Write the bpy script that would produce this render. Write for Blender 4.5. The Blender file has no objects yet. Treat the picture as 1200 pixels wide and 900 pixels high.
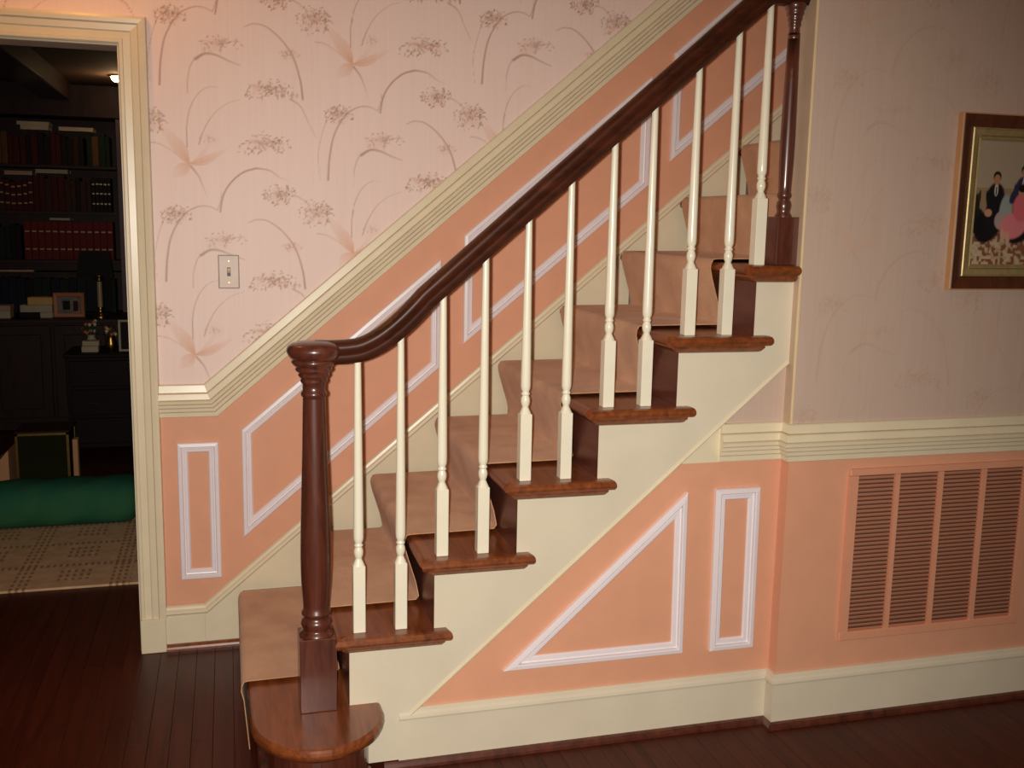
import bpy, math, random
import numpy as np
from mathutils import Vector, Matrix
random.seed(7)
rng = np.random.RandomState(7)

# ------------------------------------------------------------------ camera, world, lights, exposure
SC = bpy.context.scene
FOCAL_PX = 1187.36
CAM = Vector((0.16418, -2.4731, 1.43081))
YAW, PITCH, ROLL = 0.27466, 0.15797, 0.01939
fwd = Vector((math.sin(YAW)*math.cos(PITCH), math.cos(YAW)*math.cos(PITCH), -math.sin(PITCH)))
rt0 = Vector((math.cos(YAW), -math.sin(YAW), 0)); up0 = rt0.cross(fwd)
rt = rt0*math.cos(ROLL) + up0*math.sin(ROLL); up = -rt0*math.sin(ROLL) + up0*math.cos(ROLL)
cd = bpy.data.cameras.new('camera'); cam = bpy.data.objects.new('camera', cd)
SC.collection.objects.link(cam)
M = Matrix((rt, up, -fwd)).transposed().to_4x4(); M.translation = CAM
cam.matrix_world = M
cd.sensor_width = 36.0; cd.lens = FOCAL_PX/1200*36.0; cd.clip_start = 0.02
SC.camera = cam

wd = bpy.data.worlds.new('world'); SC.world = wd; wd.use_nodes = True
wd.node_tree.nodes['Background'].inputs[0].default_value = (1.0, 0.62, 0.38, 1)
wd.node_tree.nodes['Background'].inputs[1].default_value = 0.05

def light(name, kind, loc, energy, color, size=0.02, target=None, **kw):
    l = bpy.data.lights.new(name, kind); l.energy = energy; l.color = color
    if kind in ('POINT', 'SPOT'): l.shadow_soft_size = size
    if kind == 'AREA': l.size = size
    for k, v in kw.items(): setattr(l, k, v)
    o = bpy.data.objects.new(name, l); SC.collection.objects.link(o); o.location = loc
    if target is not None:
        o.rotation_euler = (Vector(target)-Vector(loc)).to_track_quat('-Z', 'Y').to_euler()
    return o
# the camera's built-in flash, a little left of and above the lens
light('camera_flash', 'SPOT', CAM + rt*(-0.032) + up*0.004, 272, (1.0, 0.955, 0.86), 0.010,
      target=CAM + rt*(-0.032) + up*0.004 + fwd*3 - rt*0.10 - up*0.38, spot_size=math.radians(93), spot_blend=1.0)
# warm hall ceiling lamps, above the frame
light('hall_lamp_light', 'POINT', (-0.28, 0.52, 2.32), 4.6, (1.0, 0.42, 0.08), 0.06)
light('hall_ceiling_light', 'AREA', (0.6, -1.6, 2.9), 5, (1.0, 0.60, 0.32), 1.2, target=(0.6, -1.2, 0))

SC.view_settings.view_transform = 'Standard'; SC.view_settings.look = 'None'
SC.view_settings.exposure = 0.0; SC.view_settings.gamma = 1.0; SC.view_settings.use_curve_mapping = False

# ------------------------------------------------------------------ measures (metres)
R = 0.19            # rise
T = 0.2204          # run
W = 0.921           # far wall plane (front)
RP = -0.028         # right wall plane
JX = 1.66           # where the right wall begins
NOS = 0.036

# ------------------------------------------------------------------ materials
def srgb(r, g, b):
    f = lambda c: (c/255/12.92 if c/255 <= .04045 else ((c/255+.055)/1.055)**2.4)
    return (f(r), f(g), f(b), 1)
class NT:
    def __init__(s, name):
        s.m = bpy.data.materials.new(name); s.m.use_nodes = True
        s.t = s.m.node_tree; s.b = s.t.nodes['Principled BSDF']
    def n(s, kind, **kw):
        x = s.t.nodes.new(kind)
        for k, v in kw.items():
            if k.startswith('i_'):
                x.inputs[k[2:].replace('_', ' ')].default_value = v
            else: setattr(x, k, v)
        return x
    def l(s, a, b): s.t.links.new(a, b)
    def coords(s, scale=(1, 1, 1), rnd=False, kind='Object'):
        tc = s.n('ShaderNodeTexCoord'); mp = s.n('ShaderNodeMapping')
        mp.inputs['Scale'].default_value = scale
        s.l(tc.outputs[kind], mp.inputs['Vector'])
        if rnd:
            oi = s.n('ShaderNodeObjectInfo'); mu = s.n('ShaderNodeMath', operation='MULTIPLY'); mu.inputs[1].default_value = 37.0
            s.l(oi.outputs['Random'], mu.inputs[0]); s.l(mu.outputs[0], mp.inputs['Location'])
        return mp.outputs['Vector']
    def ramp(s, fac, stops):
        r = s.n('ShaderNodeValToRGB'); e = r.color_ramp.elements
        while len(e) < len(stops): e.new(0.5)
        for k, (p, c) in enumerate(stops): e[k].position = p; e[k].color = c
        s.l(fac, r.inputs['Fac']); return r.outputs['Color']
    def bump(s, h, strength=0.2, dist=0.002):
        b = s.n('ShaderNodeBump'); b.inputs['Strength'].default_value = strength; b.inputs['Distance'].default_value = dist
        s.l(h, b.inputs['Height']); s.l(b.outputs['Normal'], s.b.inputs['Normal'])

def paint(name, c, rough=0.45, var=0.06, bump=0.1, scale=14):
    t = NT(name); v = t.coords()
    no = t.n('ShaderNodeTexNoise', i_Scale=scale, i_Detail=5.0); t.l(v, no.inputs['Vector'])
    d = tuple(x*(1-var) for x in c[:3])+(1,); u = tuple(min(1, x*(1+var)) for x in c[:3])+(1,)
    t.l(t.ramp(no.outputs['Fac'], [(0.3, d), (0.7, u)]), t.b.inputs['Base Color'])
    t.b.inputs['Roughness'].default_value = rough
    n2 = t.n('ShaderNodeTexNoise', i_Scale=180.0, i_Detail=2.0); t.l(v, n2.inputs['Vector'])
    t.bump(n2.outputs['Fac'], bump, 0.001)
    return t.m
def wood(name, c1, c2, rough=0.28, scale=(2, 30, 30), coat=0.4, bump=0.05):
    t = NT(name); v = t.coords(scale, rnd=True)
    no = t.n('ShaderNodeTexNoise', i_Scale=1.6, i_Detail=8.0, i_Roughness=0.6, i_Distortion=0.7); t.l(v, no.inputs['Vector'])
    t.l(t.ramp(no.outputs['Fac'], [(0.28, c1), (0.72, c2)]), t.b.inputs['Base Color'])
    t.b.inputs['Roughness'].default_value = rough
    t.b.inputs['Coat Weight'].default_value = coat; t.b.inputs['Coat Roughness'].default_value = 0.15
    t.bump(no.outputs['Fac'], bump, 0.001)
    return t.m
def metal(name, c, rough=0.3):
    t = NT(name); v = t.coords()
    no = t.n('ShaderNodeTexNoise', i_Scale=60.0, i_Detail=3.0); t.l(v, no.inputs['Vector'])
    t.l(t.ramp(no.outputs['Fac'], [(0.3, tuple(x*.8 for x in c[:3])+(1,)), (0.7, c)]), t.b.inputs['Base Color'])
    t.b.inputs['Metallic'].default_value = 1; t.b.inputs['Roughness'].default_value = rough
    return t.m

CREAM = srgb(228, 214, 184)
M_cream = paint('cream gloss paint', CREAM, 0.32, 0.03, 0.05)
M_creamwall = paint('cream stringer paint', srgb(221, 209, 186), 0.42, 0.04, 0.25, 6)
M_balu = paint('cream baluster gloss', srgb(238, 230, 208), 0.22, 0.02, 0.02)
M_coral = paint('coral wall paint', srgb(222, 160, 128), 0.6, 0.03, 0.08)
M_lilac = paint('white moulding paint', srgb(236, 226, 230), 0.35, 0.02, 0.03)
M_groove = paint('grey groove paint', srgb(190, 180, 186), 0.4, 0.03, 0.03)
M_ceil = paint('ceiling paint', srgb(225, 210, 190), 0.8)
M_cherry = wood('dark cherry wood', srgb(58, 26, 19), srgb(106, 54, 38), 0.34, (25, 25, 2.5), 0.6)
M_rail = wood('handrail cherry wood', srgb(46, 20, 11), srgb(82, 38, 21), 0.4, (4, 40, 14), 0.12)
M_rail.node_tree.nodes['Principled BSDF'].inputs['Specular IOR Level'].default_value = 0.3
M_tread = wood('tread cherry wood', srgb(92, 42, 20), srgb(146, 78, 38), 0.33, (30, 3, 30), 0.4)
M_riser = wood('riser cherry wood', srgb(76, 38, 30), srgb(104, 54, 42), 0.35, (30, 3, 20), 0.3)
M_floor = wood('floor plank wood', srgb(54, 21, 11), srgb(84, 34, 20), 0.40, (30, 1.6, 10), 0.0)
M_floor.node_tree.nodes['Principled BSDF'].inputs['Specular IOR Level'].default_value = 0.2
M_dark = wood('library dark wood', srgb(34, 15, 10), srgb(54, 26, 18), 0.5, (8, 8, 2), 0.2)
M_black = paint('black lacquer', srgb(24, 14, 11), 0.6)
M_black.node_tree.nodes['Principled BSDF'].inputs['Specular IOR Level'].default_value = 0.15
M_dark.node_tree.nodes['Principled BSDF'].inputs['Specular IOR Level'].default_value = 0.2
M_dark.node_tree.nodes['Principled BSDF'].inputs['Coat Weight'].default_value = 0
M_brass = metal('brass', srgb(190, 150, 80), 0.3)
M_gold = metal('gold leaf', srgb(206, 184, 128), 0.38)
M_gold.node_tree.nodes['Principled BSDF'].inputs['Metallic'].default_value = 0.55

def carpet_mat():
    t = NT('beige cut pile carpet'); v = t.coords()
    a = t.n('ShaderNodeTexNoise', i_Scale=420.0, i_Detail=3.0); t.l(v, a.inputs['Vector'])
    b = t.n('ShaderNodeTexNoise', i_Scale=9.0, i_Detail=4.0); t.l(v, b.inputs['Vector'])
    mx = t.n('ShaderNodeMath', operation='ADD'); m2 = t.n('ShaderNodeMath', operation='MULTIPLY'); m2.inputs[1].default_value = 0.5
    t.l(a.outputs['Fac'], mx.inputs[0]); t.l(b.outputs['Fac'], mx.inputs[1]); t.l(mx.outputs[0], m2.inputs[0])
    t.l(t.ramp(m2.outputs[0], [(0.32, srgb(178, 122, 78)), (0.5, srgb(206, 150, 104)), (0.68, srgb(226, 174, 128))]), t.b.inputs['Base Color'])
    t.b.inputs['Roughness'].default_value = 0.95; t.b.inputs['Sheen Weight'].default_value = 0.25
    t.bump(a.outputs['Fac'], 0.6, 0.004)
    return t.m
M_carpet = carpet_mat()

def wallpaper_mat(name, base1, base2, strength):
    t = NT(name); v = t.coords((90, 1, 2.5))
    no = t.n('ShaderNodeTexNoise', i_Scale=1.0, i_Detail=4.0); t.l(v, no.inputs['Vector'])
    base = t.ramp(no.outputs['Fac'], [(0.3, base1), (0.7, base2)])
    at = t.n('ShaderNodeAttribute', attribute_name='print_mask'); sp = t.n('ShaderNodeSeparateColor')
    t.l(at.outputs['Color'], sp.inputs[0])
    cur = base
    for ch, col in (('Green', srgb(216, 148, 102)), ('Red', srgb(150, 96, 72)), ('Blue', srgb(128, 100, 68))):
        mu = t.n('ShaderNodeMath', operation='MULTIPLY'); mu.inputs[1].default_value = strength; mu.use_clamp = True
        t.l(sp.outputs[ch], mu.inputs[0])
        mx = t.n('ShaderNodeMix', data_type='RGBA'); t.l(mu.outputs[0], mx.inputs[0])
        t.l(cur, mx.inputs[6]); mx.inputs[7].default_value = col; cur = mx.outputs[2]
    t.l(cur, t.b.inputs['Base Color']); t.b.inputs['Roughness'].default_value = 0.5
    t.bump(no.outputs['Fac'], 0.05, 0.001)
    return t.m
M_paper = wallpaper_mat('pink grass wallpaper', srgb(238, 211, 201), srgb(241, 216, 207), 1.0)
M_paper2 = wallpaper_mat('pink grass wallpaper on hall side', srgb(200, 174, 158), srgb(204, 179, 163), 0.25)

# ------------------------------------------------------------------ mesh helpers
class MB:
    def __init__(s): s.v = []; s.f = []; s.smooth = set(); s.mi = {}
    def add(s, vs, fs, smooth=False, mi=0):
        o = len(s.v); s.v += [tuple(x) for x in vs]
        for f in fs:
            if smooth: s.smooth.add(len(s.f))
            if mi: s.mi[len(s.f)] = mi
            s.f.append([o+i for i in f])
        return s
    def box(s, x0, x1, y0, y1, z0, z1, b=0.0, mi=0):
        if x1 < x0: x0, x1 = x1, x0
        if y1 < y0: y0, y1 = y1, y0
        if b <= 0:
            vs = [(x, y, z) for x in (x0, x1) for y in (y0, y1) for z in (z0, z1)]
            return s.add(vs, [(0, 1, 3, 2), (4, 6, 7, 5), (0, 4, 5, 1), (2, 3, 7, 6), (0, 2, 6, 4), (1, 5, 7, 3)], mi=mi)
        # bevelled box: 24 verts
        c = [(x0, x1), (y0, y1), (z0, z1)]; vs = []; idx = {}
        for ix in (0, 1):
            for iy in (0, 1):
                for iz in (0, 1):
                    for ax in range(3):
                        p = [c[0][ix], c[1][iy], c[2][iz]]
                        for k, i in enumerate((ix, iy, iz)):
                            if k != ax: p[k] += b if i == 0 else -b
                        idx[(ix, iy, iz, ax)] = len(vs); vs.append(tuple(p))
        fs = []
        for ax in range(3):
            a, d = [k for k in range(3) if k != ax]
            for i in (0, 1):
                q = []
                for (j, k) in ((0, 0), (1, 0), (1, 1), (0, 1)):
                    key = [0, 0, 0]; key[ax] = i; key[a] = j; key[d] = k; q.append(idx[(*key, ax)])
                fs.append(q)
            for j in (0, 1):
                for k in (0, 1):
                    q = []
                    for i in (0, 1):
                        key = [0, 0, 0]; key[ax] = i; key[a] = j; key[d] = k
                        q.append((idx[(*key, a)], idx[(*key, d)]))
                    fs.append([q[0][0], q[0][1], q[1][1], q[1][0]])
        for ix in (0, 1):
            for iy in (0, 1):
                for iz in (0, 1): fs.append([idx[(ix, iy, iz, ax)] for ax in range(3)])
        return s.add(vs, fs, mi=mi)
    def lathe(s, prof, cx, cy, n=24, smooth=True, caps=True):
        vs = []; fs = []
        for r, z in prof:
            for k in range(n):
                a = 2*math.pi*k/n; vs.append((cx+r*math.cos(a), cy+r*math.sin(a), z))
        for i in range(len(prof)-1):
            for k in range(n):
                k2 = (k+1) % n; fs.append((i*n+k, i*n+k2, (i+1)*n+k2, (i+1)*n+k))
        s.add(vs, fs, smooth)
        if caps:
            m = (len(prof)-1)*n
            s.add(vs[:n], [tuple(range(n))]); s.add(vs[m:], [tuple(range(n))])
        return s
    def prism(s, poly, axis, a0, a1, mi=0):
        """poly: 2D points in the two other axes (in xyz order), extruded along axis."""
        def p3(p, a):
            q = list(p); q.insert(axis, a); return tuple(q)
        n = len(poly); vs = [p3(p, a0) for p in poly]+[p3(p, a1) for p in poly]
        fs = [tuple(range(n)), tuple(range(2*n-1, n-1, -1))]+[(i, (i+1) % n, n+(i+1) % n, n+i) for i in range(n)]
        return s.add(vs, fs, mi=mi)
    def sweep(s, path, nrm, prof, closed=False, smooth=False, groove=None):
        """prof: (side, out) points. path: 3D points in a plane with normal nrm (out); side = nrm x tangent."""
        P = [Vector(p) for p in path]; nrm = Vector(nrm).normalized(); n = len(P); rings = []
        for i in range(n):
            if closed: a = (P[i]-P[i-1]).normalized(); b = (P[(i+1) % n]-P[i]).normalized()
            else:
                a = (P[i]-P[i-1]).normalized() if i > 0 else (P[1]-P[0]).normalized()
                b = (P[i+1]-P[i]).normalized() if i < n-1 else a
            sa, sb = nrm.cross(a), nrm.cross(b); sd = (sa+sb).normalized(); k = 1/max(0.2, sd.dot(sa))
            rings.append([P[i]+sd*(u*k)+nrm*w for u, w in prof])
        m = len(prof); vs = [v for r_ in rings for v in r_]; cnt = n if closed else n-1
        for j in range(m):
            fs = []
            for i in range(cnt):
                i2 = (i+1) % n
                fs.append((i*m+j, i*m+(j+1) % m, i2*m+(j+1) % m, i2*m+j))
            if j == 0: o = len(s.v); s.v += [tuple(v) for v in vs]
            for f in fs:
                if smooth: s.smooth.add(len(s.f))
                if groove and j in groove: s.mi[len(s.f)] = 1
                s.f.append([o+q for q in f])
        if not closed:
            s.f.append([o+j for j in range(m)]); s.f.append([o+(n-1)*m+j for j in range(m)][::-1])
        return s

WLOC = {}
def thing(name, loc=(0, 0, 0)):
    o = bpy.data.objects.new(name, None); SC.collection.objects.link(o); o.location = loc
    o.empty_display_size = 0.1; WLOC[o.name] = Vector(loc); return o
def build(name, mb, mats, parent=None, smooth_angle=False):
    me = bpy.data.meshes.new(name)
    V = np.array(mb.v); lo, hi = V.min(0), V.max(0)
    org = Vector(((lo[0]+hi[0])/2, (lo[1]+hi[1])/2, lo[2]))
    me.from_pydata([tuple(Vector(v)-org) for v in mb.v], [], mb.f)
    for m in (mats if isinstance(mats, (list, tuple)) else [mats]): me.materials.append(m)
    for i in mb.smooth: me.polygons[i].use_smooth = True
    for i, k in mb.mi.items(): me.polygons[i].material_index = k
    import bmesh
    bm = bmesh.new(); bm.from_mesh(me); bmesh.ops.recalc_face_normals(bm, faces=bm.faces); bm.to_mesh(me); bm.free()
    o = bpy.data.objects.new(name, me); SC.collection.objects.link(o)
    if parent is not None: o.parent = parent; o.location = org - WLOC[parent.name]
    else: o.location = org
    WLOC[o.name] = org
    return o
def tag(o, label=None, cat=None, group=None, kind=None):
    if label: o['label'] = label
    if cat: o['category'] = cat
    if group: o['group'] = group
    if kind: o['kind'] = kind
    return o
def dup(root, delta, **tg):
    """a copy of a thing with copies of its parts, moved by delta"""
    r = root.copy(); SC.collection.objects.link(r); r.location = Vector(root.location)+Vector(delta)
    WLOC[r.name] = WLOC[root.name]+Vector(delta)
    for ch in list(root.children):
        c = ch.copy(); SC.collection.objects.link(c); c.parent = r
    for k, v in tg.items(): r[k] = v
    return r
def struct(o, label=None, cat=None):
    return tag(o, label, cat, kind='structure')

# ------------------------------------------------------------------ wallpaper print (flat printed pattern)
AX, AZ, BZ = 0.51, 0.33, 0.603; CR = 0.0015
NX_, NZ_ = int(AX/CR), int(round(BZ/CR))
canvas = np.zeros((3, NX_, NZ_), np.float32)
def red(x, z):
    n = np.floor(x/AX); x = x-n*AX; z = (z-n*AZ) % BZ
    return x, z
def splat(ch, x, z, rad, val):
    k = int(rad*1.4/CR)+1
    gx, gz = np.meshgrid(np.arange(-k, k+1)*CR, np.arange(-k, k+1)*CR, indexing='ij')
    px, pz = (np.round((x+gx)/CR)*CR), (np.round((z+gz)/CR)*CR)
    w = np.clip(1.3-np.hypot(px-x, pz-z)/max(rad, 1e-4), 0, 1)*val
    rx, rz = red(px+1e-6, pz+1e-6)
    i = np.clip((rx/CR).astype(int), 0, NX_-1); j = np.clip((rz/CR).astype(int), 0, NZ_-1)
    np.maximum.at(canvas[ch], (i, j), w)
def uv(u, v): return ((u-190)*0.000739, -(v-690)*0.000748+(u-190)*0.0000246)
def curve(ch, pts, r0, r1, val, v1=None):
    P = np.array([uv(*p) for p in pts]); n = len(P)
    Q = np.vstack([2*P[0]-P[1], P, 2*P[-1]-P[-2]])
    L = sum(np.hypot(*(P[i+1]-P[i])) for i in range(n-1)); per = int(L/(n-1)/0.0018)+2
    v1 = val if v1 is None else v1
    for i in range(n-1):
        a, b, c, d = Q[i:i+4]
        for t in np.linspace(0, 1, per, endpoint=False):
            p = 0.5*((2*b)+(-a+c)*t+(2*a-5*b+4*c-d)*t*t+(-a+3*b-3*c+d)*t**3)
            s = (i+t)/(n-1); splat(ch, p[0], p[1], r0+(r1-r0)*s, val+(v1-val)*s)
def seeds(cu, cv, ru, rv, n, val=0.7, droop=0.0):
    for k in range(7):
        x_, z_ = uv(cu+rng.uniform(-.5, .5)*ru, cv+rng.uniform(-.3, .5)*rv); splat(1, x_, z_, .016, .26*val)
    for k in range(n):
        a = rng.uniform(0, 6.283); q = rng.uniform(0, 1)**0.6
        u = cu+ru*q*math.cos(a); v = cv+rv*q*math.sin(a)+droop*(abs(u-cu)/ru)**2*rv
        th = rng.uniform(-.6, .9)+(math.pi/2)*(rng.rand() < .5); ln = rng.uniform(6, 15)
        curve(2 if rng.rand() < .45 else 0, [(u, v), (u+ln*math.cos(th), v+ln*math.sin(th))], rng.uniform(.0012, .0022), .0012, min(1, val*rng.uniform(.6, 1.25)))
    for k in range(int(n*.35)):
        a = rng.uniform(-2.9, -.2); l = rng.uniform(.3, 1)
        curve(0, [(cu, cv+rv*.3), (cu+ru*l*.6*math.cos(a), cv-rv*.2*l), (cu+ru*l*math.cos(a), cv+rv*l*math.sin(a)*.8+droop*rv*l)], .0012, .0009, .35)
curve(0, [(80, 370), (88, 270), (110, 175), (160, 95), (215, 62), (262, 60), (300, 76)], .0035, .0016, .75, .5)
curve(0, [(300, 76), (312, 40), (318, 0)], .002, .0012, .5)
curve(0, [(665, 420), (655, 340), (625, 245), (575, 175), (515, 128), (465, 118), (425, 132)], .0032, .0016, .85, .5)
curve(0, [(190, 400), (195, 330), (215, 275), (255, 245)], .0018, .002, .5)
for k, (w, v_) in enumerate(((.006, .45), (.0035, .5))):
    curve(2 if k else 0, [(225, 265), (265, 243), (310, 248), (360, 270), (410, 288)], w, .002, v_, .2)
curve(0, [(182, 620), (184, 530), (200, 460), (232, 405), (272, 378), (312, 378)], .0022, .0012, .7, .35)
curve(0, [(230, 610), (250, 555), (290, 490), (345, 445), (405, 424)], .002, .0012, .7, .3)
curve(0, [(310, 890), (325, 820), (360, 765), (410, 725), (465, 708)], .0026, .0034, .8, .7)
curve(0, [(465, 708), (520, 718), (560, 745), (600, 762)], .003, .001, .7, .3)
curve(0, [(610, 420), (655, 450), (690, 520), (722, 582)], .0024, .001, .7, .4)
curve(0, [(615, 820), (650, 835), (692, 866)], .002, .0012, .6)
curve(0, [(815, 462), (770, 500), (742, 580), (728, 660), (737, 760)], .0018, .001, .5)
curve(0, [(30, 600), (80, 612), (140, 650)], .0018, .0012, .5)
curve(0, [(195, 700), (225, 740), (245, 790), (258, 830)], .0036, .001, .7, .2)
def petal(u1, v1, wid, val, bend=0.0, n=15):      # feathery petal: fine streaks fanning out of the heart of the star
    du, dv = u1-190, v1-690; L = math.hypot(du, dv); nu, nv = -dv/L, du/L
    for k in range(n):
        q = (k/(n-1)-.5)*2; e = rng.uniform(.72, 1.0)*(1-.25*q*q)
        pts = [(190, 690)]
        for f in (.35, .7, 1.0):
            w = wid*q*math.sin(math.pi*min(1, f*.86)); b_ = bend*math.sin(math.pi*f)
            pts.append((190+du*f*e+nu*(w+b_), 690+dv*f*e+nv*(w+b_)))
        curve(1, pts, .0024, .0012, val*rng.uniform(.55, 1.0), .12)
petal(66, 515, 26, .85, 6); petal(375, 618, 17, .85, 10); petal(112, 748, 26, .7, 0); petal(300, 575, 8, .35, 12, 7)
seeds(530, 378, 110, 42, 95, .85, .5); seeds(505, 600, 118, 44, 95, .8, .7); seeds(558, 818, 70, 44, 75, .9)
seeds(820, 480, 70, 44, 70, .7); seeds(715, 92, 78, 62, 90, .75); seeds(322, 200, 95, 36, 45, .6)
seeds(610, 235, 50, 20, 14, .6); seeds(270, 585, 50, 14, 10, .4)

def paper_sheet(name, x0, x1, z0, z1, y, mat, parent, ox, oz, step=0.0045, flip=1, thick=0.003):
    nx, nz = int((x1-x0)/step)+1, int((z1-z0)/step)+1
    xs = np.linspace(x0, x1, nx); zs = np.linspace(z0, z1, nz)
    X, Z = np.meshgrid(xs, zs, indexing='ij')
    org = np.array([(x0+x1)/2, y, z0])
    V = np.stack([X-org[0], np.zeros_like(X), Z-org[2]], -1).reshape(-1, 3)
    i, j = np.meshgrid(np.arange(nx-1), np.arange(nz-1), indexing='ij')
    a = i*nz+j; F = np.stack([a, a+nz, a+nz+1, a+1], -1).reshape(-1, 4)
    me = bpy.data.meshes.new(name)
    me.vertices.add(len(V)); me.vertices.foreach_set('co', V.ravel())
    me.loops.add(F.size); me.loops.foreach_set('vertex_index', F.ravel())
    me.polygons.add(len(F)); me.polygons.foreach_set('loop_start', np.arange(len(F))*4); me.polygons.foreach_set('loop_total', np.full(len(F), 4))
    me.update()
    rx, rz = red((X-ox)*flip, Z-oz)
    fi = rx/CR; fj = rz/CR; I = fi.astype(int); J = fj.astype(int); a_, b_ = fi-I, fj-J
    def g(ch, I_, J_): return canvas[ch][np.clip(I_, 0, NX_-1), J_ % NZ_]
    col = np.ones((nx, nz, 4), np.float32)
    for ch in range(3):
        col[..., ch] = (g(ch, I, J)*(1-a_)*(1-b_)+g(ch, I+1, J)*a_*(1-b_)+g(ch, I, J+1)*(1-a_)*b_+g(ch, I+1, J+1)*a_*b_)
    at = me.color_attributes.new('print_mask', 'FLOAT_COLOR', 'POINT'); at.data.foreach_set('color', col.ravel())
    me.materials.append(mat)
    o = bpy.data.objects.new(name, me); SC.collection.objects.link(o)
    o.parent = parent; o.location = Vector(org)-WLOC[parent.name]
    return o

# ------------------------------------------------------------------ floor
floor = struct(build('floor', MB().box(-2.8, 3.6, -3.8, 5.4, -0.06, -0.012), M_floor))
pw = 0.0572
plank_meshes = {}
def plank(x0, y0, y1):
    mb = MB().box(x0+.0003, x0+pw-.0003, y0+.0003, y1-.0003, -0.012, rng.uniform(-.0003, 0.0), 0.0007)
    build('plank', mb, M_floor, floor)
x = -1.45
cnt = 0
while x < 2.75:
    if x > -.95 or x < .5: pass
    ya = -0.75; yend = 1.62 if x < -.06 else (0.9 if x < .5 else 0.05)
    y0 = ya
    while y0 < yend:
        L = rng.uniform(.75, 1.7)
        y1 = min(yend, y0+L)
        if yend-y1 < .2: y1 = yend
        plank(x, y0, y1); y0 = y1; cnt += 1
    x += pw
tag(build('strip', MB().box(-2.8, 3.6, -3.8, -0.751, -0.012, -0.0005), M_floor, floor), 'dark floor boards too near the camera to be seen')

# ------------------------------------------------------------------ room shell around the hall
struct(build('ceiling', MB().box(-2.0, 3.6, -3.8, 1.05, 3.0, 3.1), M_ceil))
struct(build('wall_left', MB().box(-2.0, -1.9, -3.8, 1.05, -0.05, 3.0), M_coral))
struct(build('wall_front', MB().box(-2.0, 3.6, -3.9, -3.8, -0.05, 3.0), M_ceil))

# back wall, behind the stairs, with the door opening
DX0, DX1, DZ = -1.02, -0.142, 1.937
wb = struct(build('wall_back', MB().box(DX1, 3.6, W+.004, W+.12, -0.05, 3.0).box(-2.0, DX0, W+.004, W+.12, -0.05, 3.0).box(DX0, DX1, W+.004, W+.12, DZ, 3.0), M_ceil))
paper_sheet('wallpaper', DX1+.05, 2.0, 0.86, 2.42, W+.002, M_paper, wb, 0.058, 1.593, 0.0032)
paper_sheet('wallpaper', -1.3, DX1+.0495, DZ+.04, 2.42, W+.002, M_paper, wb, 0.058, 1.593, 0.005)
# coral dado following the stairs
KX, SL = 0.084, 0.853
FR = math.atan(SL)
def line_top(x): return 0.893+max(0, x-KX)*SL
poly = [(-0.066, 0.1), (0.07, 0.1), (3.0, 0.1+2.93*.84), (3.0, line_top(3.0)-.03), (KX, 0.86), (-0.066, 0.86)]
build('dado_panel', MB().prism(poly, 1, W, W+.0035), M_coral, wb)

MP = [(0, 0), (0, .010), (.003, .015), (.013, .0165), (.0155, .014), (.0165, .005), (.0195, .004), (.022, .0085), (.030, .008), (.034, .003), (.034, 0)]
def frame_moulding(poly, y, parent, w=1.0):
    """closed picture-frame moulding on a wall at y, facing -y; polygon given clockwise seen from the front"""
    mb = MB().sweep([(px, y, pz) for px, pz in poly], (0, -1, 0), [(u*w, v) for u, v in MP], closed=True)
    return build('panel_moulding', mb, M_lilac, parent)
# (points are ordered so that the profile runs inwards)
frame_moulding([(-0.008, 0.240), (0.123, 0.240), (0.123, 0.703), (-0.008, 0.703)], W, wb)
frame_moulding([(0.195, 0.372), (0.862, 0.938), (0.862, 1.306), (0.195, 0.740)], W, wb)
frame_moulding([(0.940, 1.012), (1.605, 1.570), (1.605, 1.944), (0.940, 1.385)], W, wb)
frame_moulding([(1.685, 1.655), (2.35, 2.22), (2.35, 2.60), (1.685, 2.025)], W, wb)

# chair rail profile: (up, out)
RPF = [(0, 0)]
for u0, u1, o in ((0, .018, .010), (.018, .032, .017), (.032, .045, .024), (.045, .058, .031), (.058, .080, .026), (.080, .107, .014)):
    RPF += [(u0+.0002, o-.0045), (u0+.0024, o), (u1-.0024, o+(.001 if u0 < .05 else -.004)), (u1-.0002, o-(.0045 if u0 < .05 else .007))]
RPF.append((.108, 0))
def rail_sweep(name, pts, zb, prof):
    """horizontal sweep along plan points (x, y); profile (up, out)"""
    mb = MB(); P = [Vector((a, b, 0)) for a, b in pts]; n = len(P); rings = []
    for i in range(n):
        a = (P[i]-P[i-1]).normalized() if i else (P[1]-P[0]).normalized()
        b = (P[i+1]-P[i]).normalized() if i < n-1 else a
        oa, ob = Vector((a.y, -a.x, 0)), Vector((b.y, -b.x, 0)); d = (oa+ob).normalized(); k = 1/d.dot(oa)
        rings.append([P[i]+d*(o*k)+Vector((0, 0, zb+u)) for u, o in prof])
    m = len(prof); vs = [v for r_ in rings for v in r_]; fs = []
    for i in range(n-1):
        for j in range(m): fs.append((i*m+j, i*m+(j+1) % m, (i+1)*m+(j+1) % m, (i+1)*m+j))
    fs.append(tuple(range(m))); fs.append(tuple(range((n-1)*m, n*m))[::-1])
    return mb.add(vs, fs)
# back chair rail: level beside the door, then climbing with the stairs
sw = MB().sweep([(-0.060, W, 0.787), (0.1215, W, 0.787), (2.9, W, 0.787+(2.9-.1215)*SL)], (0, -1, 0), RPF)
struct(build('trim_1', sw, M_cream))
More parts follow.
